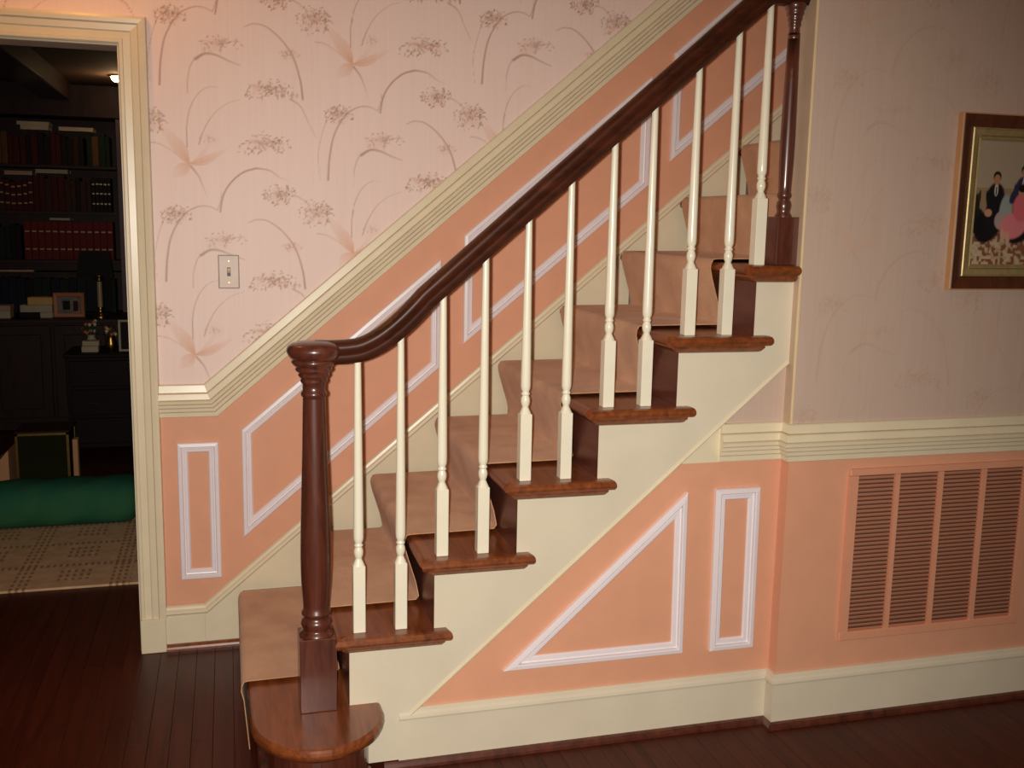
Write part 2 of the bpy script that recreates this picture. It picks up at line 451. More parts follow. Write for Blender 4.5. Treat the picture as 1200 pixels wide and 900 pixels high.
# skirting board behind the stairs
UP = Vector((-math.sin(math.atan(.84)), math.cos(math.atan(.84))))
skl = lambda x: 0.143+max(0, x-.066)*.84
sk = MB().prism([(-0.061, 0.022), (0.066, 0.022), (3.0, 0.022), (3.0, skl(3.0)-.02), (0.066, 0.125), (-0.061, 0.125)], 1, W-.014, W+.002)
bb = struct(build('baseboard_back', sk, M_cream))
build('cap_moulding', MB().sweep([(-0.061, W-.004, 0.121), (0.073, W-.004, 0.121), (3.0, W-.004, 0.121+2.927*.84)], (0, -1, 0),
      [(0, 0), (0, .012), (.006, .018), (.014, .017), (.018, .010), (.026, .008), (.030, 0)]), M_cream, bb)
build('joint', MB().box(0.0635, 0.0645, W-.0145, W-.013, 0.022, 0.121), M_groove, bb)
build('shoe_moulding', MB().prism([(W-.030, 0.0), (W-.013, 0.0), (W-.013, .021), (W-.020, .021), (W-.027, .014), (W-.030, .008)], 0, -0.060, 0.175), M_tread, bb)

# ------------------------------------------------------------------ door casing
door = struct(build('door_1', MB().box(DX1+.001, DX1+.019, W-.001, W+.13, 0, DZ).box(DX0-.019, DX0-.001, W-.001, W+.13, 0, DZ).box(DX0-.019, DX1+.019, W-.001, W+.13, DZ+.001, DZ+.019), M_cream))
CP = [(0, 0), (0, .014), (.004, .018), (.012, .018), (.015, .014), (.034, .013), (.038, .017), (.056, .020), (.060, .026), (.072, .028), (.080, .026), (.083, 0)]
zt = DZ+.004
build('casing', MB().sweep([(DX1+.004, W+.001, 0.115), (DX1+.004, W+.001, zt), (DX0-.004, W+.001, zt), (DX0-.004, W+.001, .115)], (0, -1, 0), [(-a, b) for a, b in CP]), M_cream, door)
build('plinth_block', MB().box(DX1+.003, DX1+.0825, W-.028, W+.001, 0, .115, .002), M_cream, door)
build('plinth_block', MB().box(DX0-.0825, DX0-.003, W-.028, W+.001, 0, .115, .002), M_cream, door)

# ------------------------------------------------------------------ wall under the stairs and right wall
dg = lambda x: 0.182+.8665*(x-.644)          # lower edge of the stringer
UW = 0.012
wu = struct(build('wall_right', MB().box(JX, 3.6, RP+.002, 0.10, -0.05, 3.0), M_ceil))
paper_sheet('wallpaper', JX+.0005, 2.95, 0.885, 2.5, RP, M_paper2, wu, 1.30, 1.05)
build('dado_panel', MB().box(JX-.001, 2.95, RP-.001, RP+.002, 0.1, 0.80).box(JX-.0006, JX, RP+.002, UW, .1, .80), M_coral, wu)
build('corner_bead', MB().box(JX-.004, JX+.004, RP-.0035, RP+.004, 0.885, 2.9, .0015), paint('corner bead paint', srgb(226, 200, 160), .4), wu)
build('wall_end', MB().box(JX-.003, JX+.001, RP+.003, 0.101, 0.885, 2.9), paint('wall end paint', srgb(200, 172, 146), .5), wu)

us = struct(build('wall_under_stairs', MB().prism([(0.62, 0.02), (JX, 0.02), (JX, dg(JX)+.02), (.62, dg(.62)+.02)], 1, UW+.002, UW+.02), M_coral))
build('dado_panel', MB().prism([(0.605, 0.10), (JX-.001, 0.10), (JX-.001, 0.79), (1.36, 0.79), (.605, dg(.605)+.02)], 1, UW, UW+.0025), M_coral, us)
build('wallpaper', MB().prism([(1.465, 0.893), (JX-.003, 0.893), (JX-.003, dg(JX)+.015), (1.465, dg(1.465)+.01)], 1, UW, UW+.0025), M_paper2, us)
build('backing_board', MB().prism([(1.335, 0.787), (JX-.001, 0.787), (JX-.001, .893), (1.475, .893), (1.46, dg(1.46)+.01), (1.335, dg(1.335)+.01)], 1, UW-.006, UW+.0025), M_cream, us)
frame_moulding([(0.853, 0.238), (1.378, 0.238), (1.372, 0.706)], UW, us)
frame_moulding([(1.462, 0.234), (1.599, 0.234), (1.594, 0.710), (1.457, 0.710)], UW, us)
RPR = RPF
struct(build('trim_2', rail_sweep('rail', [(1.462, UW-.0), (JX, UW), (JX, RP), (3.0, RP)], 0.787, RPR), M_cream))
BPF = [(0, 0), (0, .014), (.112, .014), (.115, .020), (.120, .0215), (.128, .020), (.133, .015), (.139, .014), (.143, .008), (.143, 0)]
bs = struct(build('baseboard_right', rail_sweep('bb', [(0.570, UW+.0027), (JX, UW+.0027), (JX, RP), (3.0, RP)], 0.018, BPF), M_creamwall))
build('shoe_moulding', rail_sweep('sh', [(0.53, UW-.012), (JX-.014, UW-.012), (JX-.014, RP-.014), (3.0, RP-.014)], 0.0, [(0, 0), (0, .016), (.008, .015), (.016, .009), (.019, .002), (.019, 0)]), M_cherry, bs)

# ------------------------------------------------------------------ staircase
st = thing('staircase', (0.4, 0.3, 0)); tag(st, 'cherry wood staircase with cream side board, climbing to the right along the wall', 'staircase')
NST = 11
YN, YF = 0.0, W-.015
# cream side board (stringer) with stepped top edge
pts = [(0.442, 0.018), (0.64, 0.018)]
pts = [(0.442, 0.022), (0.585, 0.022), (0.60, dg(.60)), (JX, dg(JX)), (JX, 7*R-.03)]
for i in range(7, 1, -1):
    pts.append((i*T+.001, i*R-.03))
    pts.append((i*T+.001, (i-1)*R-(.001 if i > 2 else .0)))
pts[-1] = (2*T+.001, 0.022)
build('side_board', MB().prism(pts, 1, YN, YN+.025), M_creamwall, st)
build('edge_bead', MB().sweep([(0.585, YN+.0, dg(.585)-.001), (JX-.002, YN, dg(JX)-.001)], (0, -1, 0), [(0, -.012), (0, .004), (.0035, .0055), (.006, .002), (.0085, .002), (.010, .0)]), M_cream, st)
def tread_prism(mb, x0, x1, y0, y1, zt, th=.028):
    """board with a rounded front (-x) nosing and rounded near (-y) edge"""
    return mb
for i in range(2, NST+1):
    z = i*R; x0, x1 = i*T-.038, (i+1)*T+.0
    # main board: profile in xz extruded in y
    h = .028; r = h/2
    arc = [(x0+r-r*math.cos(a), z-r+r*math.sin(a)) for a in [math.radians(q) for q in (-90, -55, -25, 0, 25, 55, 90)]]
    poly = arc+[(x1+.02, z), (x1+.02, z-h)]
    near = YN if i < 8 else .11
    t_ = build('tread', MB().prism(poly, 1, near, YF), M_tread, st)
    # cove under the nosing
    build('nosing_moulding', MB().prism([(i*T-.019, z-h), (i*T-.019, z-h-.005), (i*T-.010, z-h-.015), (i*T+.001, z-h-.018), (i*T+.001, z-h)], 1, near-.0, YF), M_tread, st)
    if i < 8:
        # return nosing along the open side, with a mitred corner and a returned end
        xe = (i+1)*T+.044
        if i == 7: xe = JX-.002
        ya = [(YN-NOS+r-r*math.cos(a), z-r+r*math.sin(a)) for a in [math.radians(q) for q in (-90, -55, -25, 0, 25, 55, 90)]]
        mb = MB(); n = len(ya); vs = []
        for (yy, zz) in ya:      # mitre at the front: x follows y
            f = (yy-(YN-NOS)); vs.append((x0+f, yy, zz))
        vs += [(x0+NOS, YN, z), (x0+NOS, YN, z-h)]
        m = len(vs)
        for (yy, zz) in ya:
            f = (yy-(YN-NOS)); vs.append((xe-f*.6, yy, zz))
        vs += [(xe-.012, YN-.0005, z), (xe-.012, YN-.0005, z-h)]
        fs = [(k, (k+1) % m, m+(k+1) % m, m+k) for k in range(m)]+[tuple(range(m)), tuple(range(m, 2*m))[::-1]]
        mb.add(vs, fs)
        build('return_nosing', mb, M_tread, st)
        xm = (i+1)*T+.012 if i < 7 else JX-.012
        mb = MB(); pr = [(0, 0), (.019, 0), (.019, .005), (.010, .015), (.003, .018), (0, .018)]
        vs = [(i*T-o*1.0, YN-o, z-h-d) for o, d in pr]+[(xm+o*.8, YN-o, z-h-d) for o, d in pr]; m = len(pr)
        mb.add(vs, [(k, (k+1) % m, m+(k+1) % m, m+k) for k in range(m)]+[tuple(range(m)), tuple(range(m, 2*m))[::-1]])
        build('return_moulding', mb, M_tread, st)
for i in range(2, NST+1):
    near = YN+.0005 if i < 8 else .11
    build('riser', MB().box(i*T, i*T+.018, near, YF, (i-1)*R-.001 if i > 1 else 0, i*R-.028), M_riser, st)
# starting step with rounded end
def plan(offset):
    """outline of the starting step, seen from above"""
    P = []
    xc, yc = 0.358, -0.030
    rx, ry = .166+offset, .186+offset
    P.append((T-.038-offset+.0, YF))
    P.append((T-.030-offset, yc+.04))
    for k in range(0, 21):
        a = math.pi+math.pi*k/20*.97
        P.append((xc+rx*math.cos(a), yc+ry*math.sin(a)))
    P.append((xc+rx-.002, YN+.0)); P.append((2*T+.0, YN)); P.append((2*T, YF))
    return P
# tread slab with rounded edge built as stacked outlines
def slab(outl, mats, name, parent, smooth=True):
    mb = MB(); n = len(outl[0][0]); vs = []
    for pl, z in outl: vs += [(a, b, z) for a, b in pl]
    fs = []
    for i in range(len(outl)-1):
        for k in range(n): fs.append((i*n+k, i*n+(k+1) % n, (i+1)*n+(k+1) % n, (i+1)*n+k))
    fs.append(tuple(range(n))); fs.append(tuple(range((len(outl)-1)*n, len(outl)*n)))
    return build(name, mb.add(vs, fs), mats, parent)
r1 = R
slab([(plan(-.012), r1-.030), (plan(-.004), r1-.028), (plan(0), r1-.020), (plan(.001), r1-.014), (plan(-.001), r1-.007), (plan(-.005), r1-.002), (plan(-.010), r1)], M_tread, 'starting_tread', st)
slab([(plan(-.040), 0.0), (plan(-.040), r1-.052), (plan(-.036), r1-.046), (plan(-.024), r1-.034), (plan(-.022), r1-.030)], M_cherry, 'starting_riser', st)
slab([(plan(-.022), 0.0), (plan(-.022), .008), (plan(-.028), .018), (plan(-.040), .021)], M_cherry, 'shoe_moulding', st)

# ------------------------------------------------------------------ carpet runner (one continuous strip)
RY0, RY1 = 0.182, W-.055
ct = .011
prof = []
for i in range(1, NST+1):
    z = i*R; x0 = i*T-.038
    # bottom of the drop, hugging the riser foot
    xb = (i*T-.004) if i > 1 else T-.006
    zb = (i-1)*R+(ct if i > 1 else 0)
    if i > 1: prof.append((xb-.010, zb+.002)); prof.append((xb-.004, zb+.010))
    else: prof.append((T-.030, .002))
    prof.append((xb-.012 if i > 1 else T-.034, zb+.05))
    prof.append((x0-.004, z-.045)); prof.append((x0-ct*.95, z-.018)); prof.append((x0-ct*.8, z-.004))
    prof.append((x0-ct*.2, z+ct*.8)); prof.append((x0+.010, z+ct))
prof.append(((NST+1)*T, NST*R+ct))
P2 = [Vector((a, b)) for a, b in prof]
low = []
for k, p in enumerate(P2):
    a = P2[max(0, k-1)]; b = P2[min(len(P2)-1, k+1)]; tn = (b-a).normalized(); nn = Vector((tn.y, -tn.x))
    low.append(p+nn*(ct*.22))
mb = MB(); NY = 14; rows = []
for s_ in range(NY+1):
    y = RY0+(RY1-RY0)*s_/NY
    rows.append([(p.x, y, p.y) for p in P2])
n = len(P2); vs = [v for r_ in rows for v in r_]
fs = [(s_*n+k, s_*n+k+1, (s_+1)*n+k+1, (s_+1)*n+k) for s_ in range(NY) for k in range(n-1)]
mb.add(vs, fs, smooth=True)
for y in (RY0, RY1):       # bound edges
    mb.add([(p.x, y, p.y) for p in P2]+[(p.x, y, p.y) for p in low], [(k, k+1, n+k+1, n+k) for k in range(n-1)])
mb.add([(p.x, RY0, p.y) for p in low]+[(p.x, RY1, p.y) for p in low], [(k, k+1, n+k+1, n+k) for k in range(n-1)])
run = build('carpet_runner', mb, M_carpet)
tag(run, 'beige cut pile carpet runner covering the stair treads', 'carpet')

# ------------------------------------------------------------------ railing
rl = thing('stair_railing', (0.364, 0.026, R)); tag(rl, 'dark cherry handrail with newel posts and slim cream balusters', 'railing')
BY = 0.026
# handrail: swept along a path in the xz plane
RS = 0.880
def hz(x):      # centre line of the straight part
    return 1.460+RS*(x-.888)
path = []
zl = 1.108
path.append((0.366, zl)); path.append((0.41, zl)); path.append((0.44, zl+.001))
# easing curve
xa, xb_ = 0.455, 0.640
for k in range(1, 13):
    t = k/12
    p0, p1, p2 = Vector((xa, zl+.002)), Vector((0.532, zl+.010)), Vector((xb_, hz(xb_)))
    x_ = (1-t)**2*p0.x+2*t*(1-t)*p1.x+t*t*p2.x; z_ = (1-t)**2*p0.y+2*t*(1-t)*p1.y+t*t*p2.y
    path.append((x_, z_))
path.append((1.30, hz(1.30))); path.append((1.525, hz(1.525)))
p2 = Vector((1.578, 2.040))
path.append((1.545, hz(1.545)-.003)); path.append((1.560, 2.038)); path.append((1.578, 2.040))
path.append((JX-.004, p2.y))
# section (up, out) closed; built symmetric about BY
half = [(-.029, .012), (-.029, .017), (-.022, .019), (-.019, .023), (-.010, .020), (-.004, .022), (.004, .029), (.013, .031), (.020, .028), (.026, .018), (.029, .006)]
sec = half+[(a, -b) for a, b in reversed(half)]
build('handrail', MB().sweep([(a, BY, b) for a, b in path], (0, -1, 0), sec, smooth=True), M_rail, rl)
# turned newel post
def newel(cx, z0, zt_, s=1.0, blk=.046, blkh=.195, slim=1.0):
    mbb = MB().box(cx-blk, cx+blk, BY-blk, BY+blk, z0, z0+blkh, .002)
    L = zt_-z0
    pr = [(.0445, z0+blkh), (.0445, z0+blkh+.004), (.036, z0+blkh+.010), (.034, z0+blkh+.014), (.0365, z0+blkh+.020), (.040, z0+blkh+.030), (.0365, z0+blkh+.040),
          (.028, z0+blkh+.046), (.030, z0+blkh+.048), (.0375, z0+blkh+.054), (.0375, z0+blkh+.060), (.033, z0+blkh+.066), (.0335, z0+blkh+.08), (.0375, z0+blkh+.14), (.0385, z0+blkh+.20),
          (.0375, z0+blkh+.26), (.0345, z0+blkh+.36), (.0305, z0+blkh+.48), (.0275, zt_-.142), (.0275, zt_-.138), (.031, zt_-.135), (.032, zt_-.130), (.031, zt_-.126), (.0275, zt_-.122),
          (.0275, zt_-.106), (.031, zt_-.102), (.033, zt_-.097), (.031, zt_-.092), (.0345, zt_-.089), (.0385, zt_-.083), (.036, zt_-.078), (.041, zt_-.075), (.0455, zt_-.069), (.0425, zt_-.064), (.048, zt_-.060), (.054, zt_-.052), (.054, zt_-.048), (.0495, zt_-.044)]
    pr = [((a-.0)*slim if zz > z0+blkh+.005 else a*slim, zz) for a, zz in pr]
    return mbb, MB().lathe(pr, cx, BY, 32)
mbb, sh = newel(0.362, R, 1.136)
np_ = build('newel_post', mbb, M_cherry, rl)
build('turned_shaft', sh, M_cherry, np_)
build('rail_cap', MB().lathe([(.0495, 1.090), (.058, 1.094), (.063, 1.101), (.067, 1.110), (.067, 1.117), (.063, 1.125), (.054, 1.131), (.035, 1.1355), (.001, 1.137)], 0.364, BY, 36), M_cherry, np_)
mbb, sh = newel(1.627, 7*R, 2.060, blk=.033, blkh=.130, slim=.52)
np2 = build('newel_post', mbb, M_cherry, rl)
build('turned_shaft', sh, M_cherry, np2)
# balusters
def rail_under(x):
    c = None
    for (a, b) in zip(path[:-1], path[1:]):
        if a[0] <= x <= b[0]:
            t = (x-a[0])/(b[0]-a[0]); sl = (b[1]-a[1])/(b[0]-a[0]); c = a[1]+t*(b[1]-a[1])-.027*math.sqrt(1+sl*sl)+.006*sl*0
            return c, sl
def baluster(cx, z0):
    b = .0155; sq = .178
    mb = MB().box(cx-b, cx+b, BY-b, BY+b, z0, z0+sq, .0012)
    # square to round shoulder
    n = 16; vs = []
    ring = []
    for k in range(n):
        a = 2*math.pi*(k+.5)/n; m = max(abs(math.cos(a)), abs(math.sin(a)))
        ring.append((cx+b*.97*math.cos(a)/m, BY+b*.97*math.sin(a)/m, z0+sq-.001))
    r2 = [(cx+.0085*math.cos(2*math.pi*(k+.5)/n), BY+.0085*math.sin(2*math.pi*(k+.5)/n), z0+sq+.017) for k in range(n)]
    r15 = [(a[0]*.45+c[0]*.55, a[1]*.45+c[1]*.55, z0+sq+.009) for a, c in zip(ring, r2)]
    mb.add(ring+r15+r2, [(j*n+k, j*n+(k+1) % n, (j+1)*n+(k+1) % n, (j+1)*n+k) for j in (0, 1) for k in range(n)], True)
    zt_, sl = rail_under(cx)
    zs = z0+sq
    pr = [(.0085, zs+.017), (.0090, zs+.020), (.0112, zs+.025), (.0125, zs+.033), (.0118, zs+.041), (.0092, zs+.047), (.0090, zs+.049), (.0116, zs+.051), (.0118, zs+.054), (.0090, zs+.057), (.0098, zs+.060), (.0124, zs+.066), (.0132, zs+.074), (.0132, zs+.09)]
    mb.lathe(pr, cx, BY, 16, caps=False)
    # tapered shaft cut parallel to the rail
    lo_ = [(cx+.0132*math.cos(2*math.pi*k/16), BY+.0132*math.sin(2*math.pi*k/16), zs+.09) for k in range(16)]
    hi_ = [(cx+.0085*math.cos(2*math.pi*k/16), BY+.0085*math.sin(2*math.pi*k/16), zt_+.003+.0085*math.cos(2*math.pi*k/16)*sl) for k in range(16)]
    mb.add(lo_+hi_, [(k, (k+1) % 16, 16+(k+1) % 16, 16+k) for k in range(16)], True)
    return build('baluster', mb, M_balu, rl)
for i, off in [(2, (.029, .137)), (3, (.024, .133)), (4, (.024, .136)), (5, (.030, .137)), (6, (.036, .146)), (7, (.012,))]:
    for o in off: baluster(i*T+o, i*R)

# ------------------------------------------------------------------ light switch
sx0, sx1, sz0, sz1 = 0.136, 0.201, 1.204, 1.311
sw_ = thing('light_switch', ((sx0+sx1)/2, W, sz0)); tag(sw_, 'small wallpaper-covered light switch plate with brown edge beside the door casing', 'switch')
cxs, czs = (sx0+sx1)/2, (sz0+sz1)/2
build('cover_plate', MB().box(sx0, sx1, W-.004, W+.0015, sz0, sz1, .001), paint('brown plate edge', srgb(128, 96, 76), .4), sw_)
build('paper_insert', MB().box(sx0+.0035, sx1-.0035, W-.0055, W-.004, sz0+.0035, sz1-.0035), paint('papered plate', srgb(226, 208, 198), .5), sw_)
build('slot', MB().box(cxs-.0055, cxs+.0055, W-.0062, W-.005, czs-.014, czs+.014), paint('slot shade', srgb(84, 68, 60), .5), sw_)
build('toggle', MB().prism([(W-.005, czs-.004), (W-.016, czs+.006), (W-.014, czs+.011), (W-.005, czs+.006)], 0, cxs-.004, cxs+.004), M_cream, sw_)
for dz in (-.034, .034):
    build('screw', MB().box(cxs-.0026, cxs+.0026, W-.0068, W-.005, czs+dz-.0026, czs+dz+.0026, .0008), M_brass, sw_)

# ------------------------------------------------------------------ air return vent (coral)
vt = thing('air_vent', (2.16, RP, .24)); tag(vt, 'large coral painted louvred air return grille on the wainscot', 'vent')
M_vent = paint('vent coral paint', srgb(222, 156, 124), .5, .03, .03)
M_slot = paint('vent dark recess', srgb(98, 62, 46), .8)
vx0, vx1, vz0, vz1 = 1.853, 2.478, .244, .758
vy = RP-.001
cols = [(1.880, 2.004), (2.018, 2.152), (2.166, 2.302), (2.316, 2.452)]
cz0, cz1 = .270, .738
build('back_plate', MB().box(vx0+.01, vx1-.01, vy-.0015, vy, vz0+.01, vz1-.01), M_slot, vt)
mb = MB()
mb.box(vx0, vx1, vy-.012, vy-.001, cz1, vz1, .002).box(vx0, vx1, vy-.012, vy-.001, vz0, cz0, .002)
edges = [vx0]+[c for p in cols for c in p]+[vx1]
build('frame', mb.box(vx0, cols[0][0], vy-.012, vy-.001, cz0, cz1).box(cols[3][1], vx1, vy-.012, vy-.001, cz0, cz1), M_vent, vt)
for k in range(3):
    build('mullion', MB().box(cols[k][1], cols[k+1][0], vy-.012, vy-.001, cz0, cz1), M_vent, vt)
NSL = 38; pitch = (cz1-cz0)/NSL
for a, b in cols:
    first = None
    for k in range(NSL):
        zc = cz0+(k+.0)*pitch
        if first is None:
            first = build('slat', MB().prism([(vy-.0100, zc+pitch*.72), (vy-.0088, zc+pitch*.76), (vy-.0020, zc+pitch*.10), (vy-.0030, zc+pitch*.04)], 0, a, b), M_vent, vt)
            # slopes down towards the room
        else:
            c = first.copy(); SC.collection.objects.link(c); c.parent = vt
            c.location = first.location+Vector((0, 0, k*pitch))

# ------------------------------------------------------------------ framed photograph
px0, px1, pz0, pz1 = 2.121, 2.74, 1.268, 1.754
pf = thing('framed_photograph', ((px0+px1)/2, RP, pz0)); tag(pf, 'family portrait in a brown and gold frame on the right wall', 'picture')
py = RP-.001
M_mah = wood('mahogany frame wood', srgb(70, 34, 20), srgb(104, 56, 34), .3, (20, 20, 3))
OUT = [(0, 0), (0, .018), (.004, .022), (.012, .022), (.034, .014), (.038, .016), (.038, 0)]
rect = lambda d: [(px0+d, py, pz0+d), (px1-d, py, pz0+d), (px1-d, py, pz1-d), (px0+d, py, pz1-d)]
build('outer_frame', MB().sweep(rect(0), (0, -1, 0), OUT, closed=True), M_mah, pf)
build('gold_edge', MB().sweep(rect(-.001), (0, -1, 0), [(0, .0), (0, .0185), (.0035, .0205), (.004, .0)], closed=True), paint('tan frame edge', srgb(196, 144, 96), .35), pf)
build('gold_liner', MB().sweep(rect(.0375), (0, -1, 0), [(0, 0), (0, .017), (.003, .019), (.006, .016), (.026, .010), (.031, .012), (.034, .009), (.034, 0)], closed=True), M_gold, pf)
mb = MB()
for k in range(60):
    z_ = pz0+.068+k*.006
    if z_ < pz1-.068: mb.box(px0+.058, px0+.061, py-.0135, py-.0105, z_, z_+.0035)
for k in range(90):
    x_ = px0+.068+k*.006
    if x_ < px1-.068: mb.box(x_, x_+.0035, py-.0135, py-.0105, pz1-.061, pz1-.058).box(x_, x_+.0035, py-.0135, py-.0105, pz0+.058, pz0+.061)
tag(build('beading', mb, paint('bead shade', srgb(110, 88, 52), .5), pf), kind='stuff')
# photographic print, painted on a fine grid
d = .071; gx0, gx1, gz0, gz1 = px0+d, px1-d, pz0+d, pz1-d
nx, nz = 240, 172
U, Vv = np.meshgrid(np.linspace(0, 1, nx), np.linspace(0, 1, nz), indexing='ij')   # u right, v up
AS = (gx1-gx0)/(gz1-gz0); X = U*AS; Y = Vv
img = np.zeros((nx, nz, 3)); L_ = lambda r, g, b: np.array(srgb(r, g, b)[:3])
img[:] = L_(168, 150, 128)
img[Y < .62] = L_(150, 128, 100)
fl = Y < .30; img[fl] = L_(176, 150, 118)
ns = rng.rand(nx//4+1, nz//4+1).repeat(4, 0).repeat(4, 1)[:nx, :nz]; ns = (ns+np.roll(ns, 2, 0)+np.roll(ns, 2, 1)+np.roll(ns, -1, 0))/4
img[fl & (ns > .56)] = L_(132, 82, 62); img[fl & (ns < .36)] = L_(190, 170, 140)
def ell(cx, cy, rx, ry, c, rot=0):
    a, b = X-cx, Y-cy; p = a*math.cos(rot)+b*math.sin(rot); q = -a*math.sin(rot)+b*math.cos(rot)
    w = np.clip((1.15-np.sqrt((p/rx)**2+(q/ry)**2))*5, 0, 1)[..., None]
    img[:] = img*(1-w)+L_(*c)*w
def person(cx, cy, suit, skin=(176, 120, 92), hair=(30, 22, 20), seat=False, s=1.0):
    ell(cx, cy-.30*s, .085*s, .17*s, suit); ell(cx, cy-.14*s, .080*s, .10*s, suit)
    ell(cx-.055*s, cy-.2*s, .028*s, .10*s, suit, .3); ell(cx, cy+.014*s, .037*s, .042*s, hair); ell(cx, cy-.05*s, .016*s, .03*s, skin); ell(cx, cy-.095*s, .018*s, .045*s, (196, 186, 172)); ell(cx, cy-.10*s, .006*s, .035*s, suit); ell(cx, cy-.008*s, .029*s, .038*s, skin)
ell(.02, .45, .03, .12, (40, 34, 26)); ell(.05, .36, .05, .09, (34, 30, 26)); ell(.045, .55, .012, .05, (60, 44, 30))
ell(.12, .30, .11, .12, (22, 20, 24)); ell(.42, .30, .16, .12, (26, 22, 26))
person(.20, .70, (24, 24, 30)); ell(.14, .42, .035, .03, (190, 140, 112))
ell(.31, .42, .06, .14, (150, 160, 156)); ell(.27, .36, .06, .07, (170, 150, 146))
person(.47, .76, (40, 44, 70)); ell(.40, .58, .04, .09, (44, 48, 74), -.6)
ell(.40, .32, .13, .10, (222, 128, 134), .35); ell(.46, .47, .075, .11, (214, 106, 116)); ell(.46, .60, .036, .045, (186, 128, 104)); ell(.46, .625, .04, .03, (28, 20, 18))
ell(.30, .24, .022, .05, (206, 160, 136), .2); ell(.35, .22, .020, .05, (206, 160, 136), .2)
person(.74, .74, (30, 28, 34)); person(.98, .66, (96, 40, 52)); ell(1.0, .34, .13, .12, (110, 48, 60))
person(1.22, .72, (28, 30, 40)); ell(1.1, .2, .2, .03, (150, 90, 70))
me = bpy.data.meshes.new('print'); o_ = np.array([(gx0+gx1)/2, 0, gz0])
VX = np.stack([gx0+U*(gx1-gx0)-o_[0], np.zeros_like(U), gz0+Vv*(gz1-gz0)-o_[2]], -1).reshape(-1, 3)
i_, j_ = np.meshgrid(np.arange(nx-1), np.arange(nz-1), indexing='ij'); a_ = i_*nz+j_
FF = np.stack([a_, a_+nz, a_+nz+1, a_+1], -1).reshape(-1, 4)
me.from_pydata(VX.tolist(), [], FF.tolist())
at = me.color_attributes.new('photo', 'FLOAT_COLOR', 'POINT'); at.data.foreach_set('color', np.concatenate([img, np.ones((nx, nz, 1))], -1).astype(np.float32).ravel())
t = NT('photographic print'); an = t.n('ShaderNodeAttribute', attribute_name='photo'); t.l(an.outputs['Color'], t.b.inputs['Base Color']); t.b.inputs['Roughness'].default_value = .35
me.materials.append(t.m)
po = bpy.data.objects.new('photo_print', me); SC.collection.objects.link(po); po.parent = pf; po.location = Vector((o_[0], py-.006, o_[2]))-WLOC[pf.name]
build('backing', MB().box(px0+.01, px1-.01, py-.004, py, pz0+.01, pz1-.01), M_black, pf)

# ------------------------------------------------------------------ the library beyond the door
LZ = 2.32
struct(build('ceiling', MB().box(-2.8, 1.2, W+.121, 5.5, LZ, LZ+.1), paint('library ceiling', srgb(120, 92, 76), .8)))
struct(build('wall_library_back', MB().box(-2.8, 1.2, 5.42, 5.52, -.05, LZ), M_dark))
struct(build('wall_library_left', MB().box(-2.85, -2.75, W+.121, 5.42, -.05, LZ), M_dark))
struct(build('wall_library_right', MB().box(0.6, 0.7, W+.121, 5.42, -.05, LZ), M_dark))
tag(build('ceiling_beam', MB().box(-1.01, -.83, W+.13, 5.18, LZ-.13, LZ-.001, .006), wood('reddish beam wood', srgb(40, 18, 12), srgb(62, 30, 19), .8, (8, 2, 8)), None), 'dark wooden beam across the library ceiling', 'beam')
# recessed eyeball light
cl = thing('ceiling_spotlight', (-0.49, 4.73, LZ)); tag(cl, 'small lit spotlight in the library ceiling', 'light')
build('trim_ring', MB().lathe([(.055, LZ), (.060, LZ-.006), (.045, LZ-.012), (.040, LZ-.004)], -.49, 4.73, 20, caps=False), M_brass, cl)
t = NT('lit bulb'); t.b.inputs['Emission Color'].default_value = (1, .72, .35, 1); t.b.inputs['Emission Strength'].default_value = 30
build('bulb', MB().lathe([(.001, LZ-.045), (.020, LZ-.041), (.034, LZ-.028), (.040, LZ-.012), (.040, LZ-.001)], -.49, 4.73, 18), t.m, cl)

# bookcase
bc = thing('bookcase', (-1.0, 5.3, 0)); tag(bc, 'tall dark wooden bookcase filling the library back wall', 'bookcase')
BX0, BX1, BF, BB = -2.2, -0.555, 5.17, 5.40
sh_z = [0.993, 1.115, 1.448, 1.760]
build('back_panel', MB().box(BX0, BX1, BB, BB+.015, 0.75, LZ-.02), M_dark, bc)
build('side_panel', MB().box(BX1, BX1+.045, BF-.01, BB+.015, 0.75, LZ-.02, .002), wood('reddish case wood', srgb(58, 18, 18), srgb(76, 28, 26), .5, (8, 8, 2)), bc)
build('side_panel', MB().box(BX0-.04, BX0, BF-.01, BB+.015, 0.75, LZ-.02, .002), M_dark, bc)
for z in (1.115, 1.448, 1.760):
    build('shelf', MB().box(BX0+.001, BX1-.001, BF, BB-.001, z-.022, z, .002), M_dark, bc)
build('shelf', MB().box(BX0+.001, BX1-.001, BF, BB-.001, 1.018, 1.032, .002), M_dark, bc)
build('cornice', MB().box(BX0-.03, BX1+.046, BF-.03, BB+.015, 2.08, LZ-.021, .006), M_dark, bc)
# base cabinet with counter
cb = thing('base_cabinet', (-1.0, 5.0, 0)); tag(cb, 'dark low library cabinet under the bookcase', 'cabinet')
build('counter', MB().box(BX0-.04, BX1+.05, 4.72, 5.415, .718, .745, .004), M_dark, cb)
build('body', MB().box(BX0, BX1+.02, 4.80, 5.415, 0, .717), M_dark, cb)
for k in range(4):
    xx = BX1-.02-k*.40
    dr = build('cabinet_door', MB().box(xx-.38, xx, 4.782, 4.799, .08, .70, .004), M_dark, cb)
    build('raised_panel', MB().box(xx-.32, xx-.06, 4.776, 4.783, .14, .64, .004), M_dark, dr)

